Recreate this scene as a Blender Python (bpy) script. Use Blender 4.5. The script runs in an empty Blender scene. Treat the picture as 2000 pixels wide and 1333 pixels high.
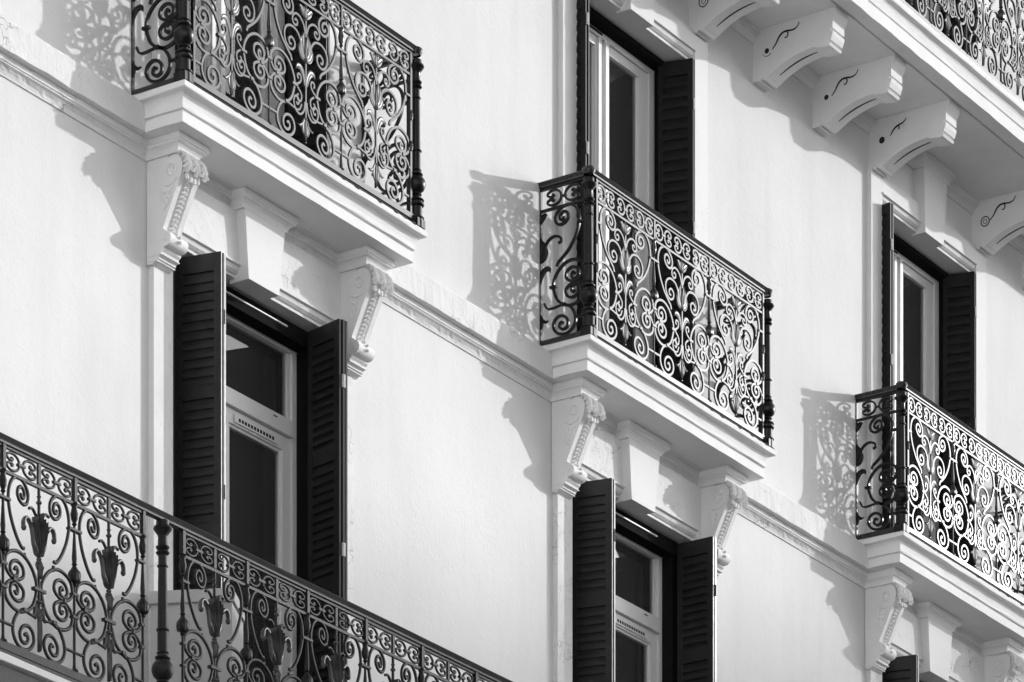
import bpy, math, random
from mathutils import Vector, noise
rnd = random.Random(7)
R = math.radians
S = bpy.context.scene
C = S.collection

# ------------------------------------------------------------------ camera
cam = bpy.data.cameras.new('camera')
co = bpy.data.objects.new('camera', cam); C.objects.link(co)
FPX, PX, PY, YAW = 8428.1, 878.683, 4019.13, 0.9813216
cam.sensor_width = 36.0; cam.sensor_fit = 'HORIZONTAL'
cam.lens = FPX / 2000 * 36.0
cam.shift_x = (1000 - PX) / 2000
cam.shift_y = (PY - 666.5) / 2000
cam.clip_start = 0.5; cam.clip_end = 2000
co.location = (-17.0880, -13.2609, -9.6249)
co.rotation_euler = (R(90), 0, -YAW)
S.camera = co

# ------------------------------------------------------------------ light
SUN = Vector((-1.85, 1.0, -0.505)).normalized()          # direction the light travels
EL = math.asin(-SUN.z)
AZ = math.atan2(-SUN.x, -SUN.y)                         # bearing of the sun, clockwise from +y
w = bpy.data.worlds.new('World'); S.world = w; w.use_nodes = True
nt = w.node_tree; nt.nodes.clear()
sky = nt.nodes.new('ShaderNodeTexSky'); sky.sky_type = 'NISHITA'; sky.sun_disc = False
sky.sun_elevation = EL; sky.sun_rotation = AZ; sky.dust_density = 2.0
bw = nt.nodes.new('ShaderNodeRGBToBW'); bg = nt.nodes.new('ShaderNodeBackground')
bg.inputs['Strength'].default_value = 0.15
ow = nt.nodes.new('ShaderNodeOutputWorld')
nt.links.new(sky.outputs[0], bw.inputs[0]); nt.links.new(bw.outputs[0], bg.inputs[0]); nt.links.new(bg.outputs[0], ow.inputs[0])
sl = bpy.data.lights.new('sun', 'SUN'); sl.energy = 2.0; sl.angle = R(0.8); sl.color = (1, 1, 1)
so = bpy.data.objects.new('sun', sl); C.objects.link(so)
so.rotation_euler = SUN.to_track_quat('-Z', 'Y').to_euler(); so.location = (30, -20, 20)
S.view_settings.view_transform = 'Standard'; S.view_settings.look = 'None'
S.view_settings.exposure = 0.72; S.view_settings.gamma = 1.0
S.cycles.max_bounces = 8; S.cycles.diffuse_bounces = 5

# ------------------------------------------------------------------ materials
def material(name, base, rough=0.6, var=0.0, vscale=3.0, bump=0.0, bscale=60.0, bdist=0.004, spec=0.5, streak=0.0, grime=0.0, crack=0.0, metal=0.0):
    m = bpy.data.materials.new(name); m.use_nodes = True
    t = m.node_tree; N = t.nodes; L = t.links; p = N['Principled BSDF']
    p.inputs['Roughness'].default_value = rough; p.inputs['Specular IOR Level'].default_value = spec
    p.inputs['Metallic'].default_value = metal
    tc = N.new('ShaderNodeTexCoord'); oi = N.new('ShaderNodeObjectInfo')
    ml = N.new('ShaderNodeVectorMath'); ml.operation = 'MULTIPLY_ADD'
    cb = N.new('ShaderNodeCombineXYZ')
    for i in range(3): L.new(oi.outputs['Random'], cb.inputs[i])
    ml.inputs[1].default_value = (17.3, 9.1, 23.7)
    L.new(cb.outputs[0], ml.inputs[0]); L.new(tc.outputs['Object'], ml.inputs[2])
    vec = ml.outputs[0]
    val = None
    def mul(a, b):
        q = N.new('ShaderNodeMath'); q.operation = 'MULTIPLY'; L.new(a, q.inputs[0])
        if isinstance(b, float): q.inputs[1].default_value = b
        else: L.new(b, q.inputs[1])
        return q.outputs[0]
    def nse(scale, detail=4, vecs=None, rgh=0.55):
        n = N.new('ShaderNodeTexNoise'); n.inputs['Scale'].default_value = scale; n.inputs['Detail'].default_value = detail
        n.inputs['Roughness'].default_value = rgh
        L.new(vecs or vec, n.inputs['Vector']); return n.outputs['Fac']
    def rng(a, f0, f1, t0, t1):
        q = N.new('ShaderNodeMapRange'); q.inputs[1].default_value = f0; q.inputs[2].default_value = f1
        q.inputs[3].default_value = t0; q.inputs[4].default_value = t1; L.new(a, q.inputs[0]); return q.outputs[0]
    v = N.new('ShaderNodeValue'); v.outputs[0].default_value = base; val = v.outputs[0]
    if var: val = mul(val, rng(nse(vscale, 5), 0.3, 0.7, 1 - var, 1 + var * 0.6))
    if streak:
        mp = N.new('ShaderNodeMapping'); mp.inputs['Scale'].default_value = (4, 4, 0.5); L.new(vec, mp.inputs[0])
        val = mul(val, rng(nse(1.6, 6, mp.outputs[0]), 0.45, 0.75, 1.0, 1 - streak))
    if grime: val = mul(val, rng(nse(26, 6, None, 0.7), 0.60, 0.74, 1.0, 1 - grime))
    h = None
    if crack:
        vo = N.new('ShaderNodeTexVoronoi'); vo.feature = 'DISTANCE_TO_EDGE'; vo.inputs['Scale'].default_value = 5.0
        ad = N.new('ShaderNodeVectorMath'); ad.operation = 'MULTIPLY_ADD'; nn = N.new('ShaderNodeTexNoise')
        nn.inputs['Scale'].default_value = 9; nn.inputs['Detail'].default_value = 5; L.new(vec, nn.inputs['Vector'])
        ad.inputs[1].default_value = (0.25, 0.25, 0.25); L.new(nn.outputs['Color'], ad.inputs[0]); L.new(vec, ad.inputs[2])
        L.new(ad.outputs[0], vo.inputs['Vector'])
        msk = rng(nse(2.2, 3), 0.50, 0.62, 0.0, 1.0)
        line = rng(vo.outputs['Distance'], 0.0, 0.018, 1.0, 0.0)
        c = mul(line, msk)
        val = mul(val, rng(c, 0, 1, 1.0, 1 - crack)); h = c
    comb = N.new('ShaderNodeCombineColor')
    for i in range(3): L.new(val, comb.inputs[i])
    L.new(comb.outputs[0], p.inputs['Base Color'])
    if bump:
        b = N.new('ShaderNodeBump'); b.inputs['Strength'].default_value = bump; b.inputs['Distance'].default_value = bdist
        a = N.new('ShaderNodeMath'); a.operation = 'ADD'
        L.new(nse(bscale, 5, None, 0.6), a.inputs[0]); L.new(nse(bscale * 0.22, 3), a.inputs[1]); hh = a.outputs[0]
        if h is not None:
            s_ = N.new('ShaderNodeMath'); s_.operation = 'SUBTRACT'; L.new(hh, s_.inputs[0]); L.new(h, s_.inputs[1]); hh = s_.outputs[0]
        L.new(hh, b.inputs['Height']); L.new(b.outputs[0], p.inputs['Normal'])
    return m

M = {}
M['plaster'] = material('plaster', 0.68, 0.9, 0.08, 0.7, 0.38, 60, 0.004, 0.2, streak=0.05, grime=0.06, crack=0.0)
M['white'] = material('white_render', 0.80, 0.9, 0.03, 1.0)
M['trim'] = material('painted_stone', 0.72, 0.85, 0.03, 3.0, 0.25, 55, 0.003, 0.2, grime=0.10, crack=0.10)
M['old_trim'] = material('weathered_stone', 0.70, 0.9, 0.08, 3.0, 0.55, 38, 0.006, 0.2, grime=0.22, crack=0.45)
M['carved'] = material('carved_stone', 0.72, 0.85, 0.04, 6.0, 0.3, 70, 0.003, 0.2, grime=0.16)
M['slab_edge'] = material('slab_paint', 0.75, 0.85, 0.04, 3.0, 0.28, 60, 0.003, 0.2, streak=0.04, grime=0.12)
M['iron'] = material('gloss_iron', 0.018, 0.27, 0.3, 20, 0.10, 160, 0.001, 0.6)
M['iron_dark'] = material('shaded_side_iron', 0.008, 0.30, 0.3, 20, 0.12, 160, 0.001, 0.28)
M['shutter_dark'] = material('shutter_black', 0.014, 0.5, 0.35, 12, 0.15, 90, 0.001, 0.18)  # darker copy of the shutter paint, for leaves shaded in the recess
M['leaf_iron'] = material('leaf_iron', 0.03, 0.46, 0.3, 20, 0.2, 160, 0.001, 1.0)
M['old_leaf'] = material('old_leaf_iron', 0.05, 0.26, 0.4, 25, 0.4, 130, 0.0015, 0.4)
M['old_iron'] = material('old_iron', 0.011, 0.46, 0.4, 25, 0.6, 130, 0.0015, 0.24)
M['base_iron'] = material('worn_iron_rail', 0.10, 0.42, 0.5, 14, 0.3, 120, 0.001, 0.5)
M['shutter'] = material('shutter_paint', 0.016, 0.5, 0.4, 14, 0.2, 90, 0.001, 0.3)
M['shutter_edge'] = material('worn_shutter_edge', 0.22, 0.35, 0.5, 30, 0.4, 60, 0.002, 0.6)  # pale from wear and from sunlight painted into the leaf edges
M['frame'] = material('white_frame', 0.72, 0.4, 0.02, 5, 0.0, spec=0.4)
M['dark_box'] = material('blind_box', 0.012, 0.95, 0.2, 8, spec=0.05)  # black stands for the deep shade inside the window recess
M['groove'] = material('dark_groove', 0.015, 0.9)
M['steel'] = material('hinge_steel', 0.55, 0.35, 0.2, 60, 0.2, 120, 0.001, 0.6)
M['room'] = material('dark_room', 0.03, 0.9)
M['curtain'] = material('curtain', 0.12, 0.9, 0.3, 12)
M['cabinet'] = material('pale_cabinet', 0.42, 0.5, 0.05, 4)
M['ground'] = material('street', 0.05, 0.9, 0.2, 0.6, 0.3, 30, 0.01)
def glass_mat():
    m = bpy.data.materials.new('window_glass'); m.use_nodes = True
    t = m.node_tree; N = t.nodes; L = t.links; N.clear()
    o = N.new('ShaderNodeOutputMaterial'); mx = N.new('ShaderNodeMixShader'); tr = N.new('ShaderNodeBsdfTransparent')
    gl = N.new('ShaderNodeBsdfGlossy'); gl.inputs['Roughness'].default_value = 0.015; gl.inputs['Color'].default_value = (.9, .9, .9, 1)
    fr = N.new('ShaderNodeFresnel'); fr.inputs['IOR'].default_value = 1.5
    tr.inputs['Color'].default_value = (.75, .75, .75, 1)
    L.new(fr.outputs[0], mx.inputs[0]); L.new(tr.outputs[0], mx.inputs[1]); L.new(gl.outputs[0], mx.inputs[2]); df = N.new('ShaderNodeBsdfDiffuse'); df.inputs['Color'].default_value = (.6, .6, .6, 1); m2 = N.new('ShaderNodeMixShader'); m2.inputs[0].default_value = 0.035
    L.new(mx.outputs[0], m2.inputs[1]); L.new(df.outputs[0], m2.inputs[2]); L.new(m2.outputs[0], o.inputs[0])
    return m
M['glass'] = glass_mat()

# ------------------------------------------------------------------ mesh builder
class MB:
    def __init__(s, fl=1.0): s.v = []; s.f = []; s.fl = fl
    def add(s, vs, fs):
        o = len(s.v); s.v += [tuple(x) for x in vs]; s.f += [tuple(i + o for i in f) for f in fs]
    def box(s, x0, x1, y0, y1, z0, z1):
        s.add([(x0,y0,z0),(x1,y0,z0),(x1,y1,z0),(x0,y1,z0),(x0,y0,z1),(x1,y0,z1),(x1,y1,z1),(x0,y1,z1)],
              [(0,3,2,1),(4,5,6,7),(0,1,5,4),(1,2,6,5),(2,3,7,6),(3,0,4,7)])
    def obox(s, c, ax, ay, az):          # centre and three half-axis vectors
        c = Vector(c); ax, ay, az = Vector(ax), Vector(ay), Vector(az)
        vs = [c + i*ax + j*ay + k*az for k in (-1,1) for j in (-1,1) for i in (-1,1)]
        s.add(vs, [(0,2,3,1),(4,5,7,6),(0,1,5,4),(1,3,7,5),(3,2,6,7),(2,0,4,6)])
    def prism_x(s, prof, x0, x1, caps=True):
        n = len(prof); vs = [(x0, y, z) for y, z in prof] + [(x1, y, z) for y, z in prof]
        fs = [(i, (i+1) % n, n + (i+1) % n, n + i) for i in range(n)]
        if caps: fs += [tuple(range(n-1, -1, -1)), tuple(range(n, 2*n))]
        s.add(vs, fs)
    def sweep_x(s, prof, xs, jit=None):   # open profile, many stations along x; jit(x, i) -> (dy, dz)
        n = len(prof); vs = []
        for x in xs:
            for i, (y, z) in enumerate(prof):
                dy, dz = jit(x, i) if jit else (0, 0)
                vs.append((x, y + dy, z + dz))
        fs = []
        for k in range(len(xs) - 1):
            for i in range(n - 1):
                a = k*n + i; fs.append((a, a+1, a+n+1, a+n))
        s.add(vs, fs)
    def sweep_u(s, prof, x0, x1, yf, yb, jit=0.0):    # profile (outward, z) swept round left, front and right
        vs = []; m = 10 if jit else 1
        path = []
        for (a, b) in (((x0, yb), (x0, yf)), ((x0, yf), (x1, yf)), ((x1, yf), (x1, yb))):
            k = max(1, int(m * (abs(a[0]-b[0]) + abs(a[1]-b[1])) / 0.5)) if jit else 1
            for i in range(k): path.append((a[0] + (b[0]-a[0])*i/k, a[1] + (b[1]-a[1])*i/k))
        path.append((x1, yb)); n = len(prof)
        for (x, y) in path:
            ox = -1 if abs(x-x0) < 1e-6 else (1 if abs(x-x1) < 1e-6 else 0)
            oy = -1 if abs(y-yf) < 1e-6 else 0
            for i, (o, z) in enumerate(prof):
                j = jit * noise.noise(Vector((x*7, y*7 + i*3.1, z*9))) if jit else 0
                j2 = jit * noise.noise(Vector((x*5 + 9, y*5, z*9 + i))) if jit else 0
                vs.append((x + ox*(o + j), y + oy*(o + j), z + j2))
        fs = []
        for k in range(len(path)-1):
            for i in range(n-1):
                a = k*n + i; fs.append((a, a+n, a+n+1, a+1))
        s.add(vs, fs)
    def lathe(s, prof, cx, cy, z0, seg=16):           # (radius, z)
        n = len(prof); vs = []
        for k in range(seg):
            a = 2*math.pi*k/seg
            vs += [(cx + r*math.cos(a), cy + r*math.sin(a), z0 + z) for r, z in prof]
        fs = []
        for k in range(seg):
            k2 = (k+1) % seg
            for i in range(n-1): fs.append((k*n+i, k2*n+i, k2*n+i+1, k*n+i+1))
        s.add(vs, fs)
    def bar(s, pts, wd, dp, mp, rnd_=False, taper=None):        # planar bar; mp(a, b, n) -> point
        P = [Vector(p) for p in pts]; n = len(P); rings = []
        sec = [(-1,-1),(1,-1),(1,1),(-1,1)] if not rnd_ else [(math.cos(t)*1.0, math.sin(t)*1.0) for t in [2*math.pi*(k+.5)/8 for k in range(8)]]
        vs = []
        for i in range(n):
            t = (P[min(i+1,n-1)] - P[max(i-1,0)]);
            if t.length < 1e-9: t = Vector((1,0))
            t.normalize(); nr = Vector((-t.y, t.x))
            f = taper(i/(n-1)) if taper else 1
            for (q, d) in sec:
                p = P[i] + nr * (q*wd/2*f); vs.append(mp(p.x, p.y, d*dp/2))
        m = len(sec); fs = []
        for i in range(n-1):
            for k in range(m):
                k2 = (k+1) % m; fs.append((i*m+k, i*m+k2, (i+1)*m+k2, (i+1)*m+k))
        fs += [tuple(range(m-1,-1,-1)), tuple((n-1)*m + k for k in range(m))]
        s.add(vs, fs)
    def leaf(s, pts, wd, bulge, mp, back=0.004):
        P = [Vector(p) for p in pts]; n = len(P); vs = []
        for i in range(n):
            t = (P[min(i+1,n-1)] - P[max(i-1,0)]).normalized(); nr = Vector((-t.y, t.x)); u = i/(n-1)
            h = wd/2 * (math.sin(math.pi*min(1, u*0.9+0.12))**0.7) * (1 if u < .999 else .1)
            for q, d in ((-1, -bulge*.30*s.fl), (-.5, -bulge*.75*s.fl), (0, -bulge*.55*s.fl), (.5, -bulge*.75*s.fl), (1, -bulge*.30*s.fl), (0, back)):
                p = P[i] + nr*h*q; vs.append(mp(p.x, p.y, d))
        fs = []
        for i in range(n-1):
            for k in range(6):
                k2 = (k+1) % 6; fs.append((i*6+k, i*6+k2, (i+1)*6+k2, (i+1)*6+k))
        fs += [(5,4,3,2,1,0), tuple((n-1)*6 + k for k in range(6))]
        s.add(vs, fs)
    def blob(s, c, r, seg=8, rings=5):
        c = Vector(c); r = r if isinstance(r, tuple) else (r, r, r); vs = []
        for i in range(rings+1):
            ph = math.pi*i/rings
            for k in range(seg):
                a = 2*math.pi*k/seg; vs.append((c.x + r[0]*math.sin(ph)*math.cos(a), c.y + r[1]*math.sin(ph)*math.sin(a), c.z + r[2]*math.cos(ph)))
        fs = []
        for i in range(rings):
            for k in range(seg):
                k2 = (k+1) % seg; fs.append((i*seg+k, (i+1)*seg+k, (i+1)*seg+k2, i*seg+k2))
        s.add(vs, fs)
    def build(s, name, mat, parent=None, smooth=False, loc=None):
        me = bpy.data.meshes.new(name); me.from_pydata(s.v, [], s.f); me.update()
        import bmesh
        b = bmesh.new(); b.from_mesh(me); bmesh.ops.recalc_face_normals(b, faces=b.faces); b.to_mesh(me); b.free()
        for mm in (mat if isinstance(mat, (list, tuple)) else [mat]): me.materials.append(M[mm])
        if smooth:
            for p in me.polygons: p.use_smooth = True
            try: me.set_sharp_from_angle(angle=R(38))
            except Exception: pass
        o = bpy.data.objects.new(name, me); C.objects.link(o)
        if parent is not None: o.parent = parent
        if loc: o.location = loc
        return o

def thing(name, label, cat, loc, group=None, rz=0):
    o = bpy.data.objects.new(name, None); C.objects.link(o); o.location = loc; o.rotation_euler = (0, 0, rz)
    o.empty_display_size = 0.1
    o['label'] = label; o['category'] = cat
    if group: o['group'] = group
    return o
def copy_tree(o, parent=None):
    kids = [k for k in o.children]
    c = o.copy(); C.objects.link(c)
    if parent is not None: c.parent = parent
    for k in kids: copy_tree(k, c)
    return c
def dup(o, loc, label):
    c = copy_tree(o); c.location = loc; c['label'] = label; return c

LB_X = -20.5; WX = -7.5
P = 3.8                     # bay pitch
YW, YS = 0.09, 0.055        # wall face, window surround face
BED = [(0.0,-.082),(.008,-.082),(.010,-.072),(.016,-.058),(.028,-.046),(.041,-.041),(.044,-.036),(.044,-.031),(.050,-.031),(.050,-.001)]

# ------------------------------------------------------------------ setting: street
g = MB(); g.add([(-700,-700,0),(700,-700,0),(700,700,0),(-700,700,0)], [(0,1,2,3)])
go = g.build('street', 'ground', None, False, (0, 0, -11.3)); go['kind'] = 'structure'

# blocks added out of the frame: two bounce sunlight from the left, a far one shades the lower floor
def block(label, loc, rz, w_, d_, h, cols, rows, mat):
    t = thing('apartment_building', label, 'building', loc, None, rz)
    m = MB(); m.box(-w_/2, w_/2, 0, d_, 0, h); m.build('wall', mat, t)
    m = MB(); m.box(-w_/2-.4, w_/2+.4, -.4, d_+.4, h, h+.5); m.build('cornice', mat, t)
    for i in range(cols):
        for k in range(rows):
            x = -w_/2 + w_*(i+.5)/cols; z = 4 + (h-5)*(k+.3)/rows
            m = MB(); m.box(x-.55, x+.55, -.03, .05, z, z+1.9); m.build('window', 'groove', t)
    return t
block('white apartment block closing the street on the left, out of the frame', (LB_X, -24, -11.3), R(90), 66, 12, 26, 9, 5, 'white')
block('projecting white wing of the same facade just left of the picture', (WX, -2.45, -11.3), R(90), 5.0, 6, 21, 2, 5, 'white')
q = Vector((1.5, 0, -1.95)) - SUN*95
block('apartment block far across the square whose roof line shades the lower floor', (q.x, q.y, -11.3), math.atan2(-SUN.y, -SUN.x) - R(90), 17, 14, q.z + 11.3 - .5, 5, 6, 'ground')

# ------------------------------------------------------------------ building
bld = thing('apartment_building', 'white plastered apartment building facade with moulded string course and stone window surrounds', 'building', (4, 0.3, -11.3))
BZ = 11.3; BX = -4; BY = -0.3
def bpart(mb, name, mat, smooth=False):
    o = mb.build(name, mat, bld, smooth); o.location = (BX, BY, BZ); return o
LOW = dict(x0=.30, x1=1.73, z0=-3.19, z1=-.41)
UPP = dict(x0=.325, x1=1.67, z0=.18, z1=2.49)
THI = dict(x0=.325, x1=1.67, z0=3.17, z1=5.45)
bays = [0, 1, 2]
ops = [(b*P + o['x0'] - .03, b*P + o['x1'] + .03, o['z0'], o['z1'] + .03) for b in bays for o in (LOW, UPP, THI)]
xs = sorted({-9.0, 18.0} | {q for o in ops for q in o[:2]}); zs = sorted({-11.3, 8.5} | {q for o in ops for q in o[2:]})
# keep rows simple: per z band cut the wall at that band's openings
m = MB()
bands = sorted({-11.3, 8.5, LOW['z0'], LOW['z1']+.03, UPP['z0'], UPP['z1']+.03, THI['z0'], THI['z1']+.03})
for za, zb in zip(bands, bands[1:]):
    cuts = sorted([(o[0], o[1]) for o in ops if o[2] <= za + 1e-6 and o[3] >= zb - 1e-6])
    x = -9.0
    for a, b in cuts + [(18.0, None)]:
        m.add([(x,YW,za),(a,YW,za),(a,YW,zb),(x,YW,zb)], [(0,1,2,3)])
        x = b
for (a, b, za, zb) in ops:      # dark room boxes behind each opening, and reveals
    m.add([(a,YW,za),(a,.5,za),(a,.5,zb),(a,YW,zb),(b,YW,za),(b,.5,za),(b,.5,zb),(b,YW,zb)], [(0,1,2,3),(4,7,6,5),(3,2,6,7),(0,4,5,1)])
m.add([(-9,YW,8.5),(18,YW,8.5),(18,9,8.5),(-9,9,8.5),(-9,YW,-11.3),(18,YW,-11.3),(18,9,-11.3),(-9,9,-11.3)], [(0,1,2,3),(0,3,7,4),(1,5,6,2),(2,6,7,3)])
bpart(m, 'wall', 'plaster')
m = MB()
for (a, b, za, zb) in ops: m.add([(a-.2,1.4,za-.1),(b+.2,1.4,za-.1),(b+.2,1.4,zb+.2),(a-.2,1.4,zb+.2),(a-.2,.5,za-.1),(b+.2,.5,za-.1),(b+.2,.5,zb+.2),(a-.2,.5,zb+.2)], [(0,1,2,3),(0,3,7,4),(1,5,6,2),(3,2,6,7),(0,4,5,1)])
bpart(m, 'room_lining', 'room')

# string course, with knocked edges
def edge_jit(x, i):
    n1 = noise.noise(Vector((x*6.0, i*2.3, 0.0))); n2 = noise.noise(Vector((x*23.0, i*4.1, 5.0)))
    k = {1: .005, 2: .003, 3: .004, 6: .002, 8: .003, 9: .006}.get(i, .0015)
    chip = max(0, noise.noise(Vector((x*9.0, i*1.7, 11.0))) - .38) * (.06 if i in (1, 9, 10) else .025)
    return (k*n1 + k*.6*n2 + (chip if i in (1, 3) else 0), k*n2 - k*.5*n1 + (chip*.6 if i in (3,) else (-chip*.8 if i == 1 else 0)))
m = MB()
prof = [(YW,.195),(.004,.150),(0,.140),(0,0.0),(.038,0.0),(.040,-.030),(.046,-.031),(.047,-.038),(.060,-.044),(.074,-.058),(.080,-.072),(.081,-.080),(YW,-.082)]
xs_ = [-9 + i*.03 for i in range(int(27/.03)+1)]
m.sweep_x(prof, xs_, edge_jit)
bpart(m, 'string_course', 'old_trim')
# bed mould under the long balconies
for zc in (2.975, -3.306):
    m = MB(); m.sweep_x([(YW - o, zc + z) for o, z in reversed(BED)], [-9, 18])
    bpart(m, 'bed_moulding', 'trim')

def surround(b, o, dx, z0, sx0, sx1, ztop, kx, kz, kw, cap, kfront, heady):
    x = b*P + dx
    m = MB()
    e = .003
    m.box(x+sx0, x+o['x0'], YS, .45, z0, ztop)
    m.box(x+o['x1'], x+sx1, YS, .45, z0, ztop)
    z1 = o['z1']
    pr = [(YS,ztop),(YS,z1+.068),(YS-.009,z1+.064),(YS-.009,z1+.054),(YS+.006,z1+.050),(YS+.012,z1+.030),(YS+.026,z1+.018),(YS+.034,z1+.016),(YS+.034,z1),(.45,z1),(.45,ztop)]
    m.prism_x(pr, x+o['x0'], x+o['x1'])
    if ztop > 0.0 + (2.6 if z0 > 3 else (2.6 if z0 > 0 else 9)):   # plain head block does not reach the cornice
        pass
    so_ = bpart(m, 'window_surround', 'old_trim' if z0 < 0 else 'trim')
    k = MB()
    zb, zt = kz; wb, wt = kw; yb = .125
    k.add([(x+kx-wb,kfront,zb),(x+kx+wb,kfront,zb),(x+kx+wb,yb,zb),(x+kx-wb,yb,zb),(x+kx-wt,kfront-.008,zt),(x+kx+wt,kfront-.008,zt),(x+kx+wt,yb,zt),(x+kx-wt,yb,zt)],
          [(0,3,2,1),(4,5,6,7),(0,1,5,4),(1,2,6,5),(2,3,7,6),(3,0,4,7)])
    if cap is not None:
        cw = wt + .012
        k.sweep_u([(oo*.95, zz + cap) for oo, zz in BED], x+kx-cw, x+kx+cw, kfront-.002, YW)
        k.add([(x+kx-cw,kfront,cap-.082),(x+kx+cw,kfront,cap-.082),(x+kx+cw,YW,cap-.082),(x+kx-cw,YW,cap-.082)], [(0,1,2,3)])
    ko = k.build('keystone', 'trim', so_)
    return so_
UDX = {0: 0.0, 1: .028, 2: -.022}
for b in bays:
    surround(b, LOW, 0, -3.19, .142, 1.888, -.083, 1.010, (-.428,-.08), (.133,.174), 0.0, 0.004, 0)
    surround(b, UPP, UDX[b], .172, .172, 1.822, 2.665, .998, (2.478,2.893), (.130,.165), 2.975, .022, 0)
    surround(b, THI, 0, 3.17, .172, 1.822, 5.62, .998, (5.44,5.75), (.130,.165), None, .022, 0)

# ------------------------------------------------------------------ ironwork patterns
def cr(pts, k=5):
    P_ = [Vector(p) for p in pts]; out = []
    n = len(P_)
    for i in range(n-1):
        p0 = P_[max(i-1,0)]; p1 = P_[i]; p2 = P_[i+1]; p3 = P_[min(i+2,n-1)]
        for j in range(k):
            t = j/k
            out.append(0.5*((2*p1) + (p2-p0)*t + (2*p0-5*p1+4*p2-p3)*t*t + (3*p1-p0-3*p2+p3)*t**3))
    out.append(P_[-1]); return out
HEART = [(.292,.432),(.235,.395),(.171,.345),(.105,.26),(.070,.17),(.073,.10),(.105,.045),(.16,.012),(.225,.010),(.285,.035),(.320,.078),(.312,.125),(.272,.148),(.222,.140),(.186,.108),(.192,.072),(.226,.054),(.262,.066),(.274,.095),(.256,.115),(.234,.108),(.232,.092)]
SCUR = [(.490,.215),(.465,.16),(.42,.126),(.365,.118),(.322,.142),(.314,.180),(.343,.202),(.375,.192),(.380,.168),(.358,.158),(.345,.172)]
MED = [(.492,.392),(.450,.365),(.428,.29),(.378,.238),(.300,.224),(.232,.248),(.203,.300),(.222,.358),(.280,.388),(.335,.368),(.345,.326),(.305,.302),(.268,.320),(.272,.350),(.300,.352)]
def loop(k):
    up = [(.115,.552),(.132,.536),(.150,.552),(.142,.580),(.108,.590),(.078,.570),(.074,.535),(.105,.505),(.155,.498),(.200,.522),(.208,.568),(.165,.598),(.105,.606)]
    # big oval: collar -> along the bar -> over the top -> far side
    big = [(.105,.606),(.050,.585),(.020,.545),(.030,.490),(.085,.452),(.165,.440),(.245,.465),(.310,.520),(.345,.600)]
    seq = up[:12] + big[0:]
    lo = [(s, 1.225 - t) for s, t in reversed(seq)]
    allp = seq + lo[1:]
    return [(s*k, t) for s, t in allp]
BOT = [(.235,.762),(.165,.795),(.115,.860),(.112,.925),(.155,.975),(.225,.995),(.300,.975),(.342,.925),(.328,.872),(.278,.848),(.220,.862),(.188,.902),(.200,.945),(.245,.955),(.278,.928),(.262,.898),(.238,.908)]
CURLS = [[(.350,.606),(.395,.590),(.430,.560),(.425,.528),(.395,.522),(.382,.545),(.398,.556)],
         [(.350,.606),(.398,.625),(.438,.658),(.430,.700),(.392,.706),(.376,.680),(.395,.664)],
         [(.488,.690),(.472,.755),(.420,.795),(.362,.782),(.332,.735),(.348,.692),(.388,.690),(.402,.718),(.382,.738),(.366,.724)]]
def frieze_c(a0, a1, flip):
    q = [(.215,.345),(.245,.315),(.27,.36),(.235,.43),(.15,.41),(.10,.30),(.135,.16),(.235,.085),(.345,.13),(.425,.29),(.45,.5)]
    q = q + [(x, 1-y) for x, y in reversed(q[:-1])]
    w_ = a1 - a0
    return [((a1 - x*w_) if flip else (a0 + x*w_), y) for x, y in q]

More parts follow.
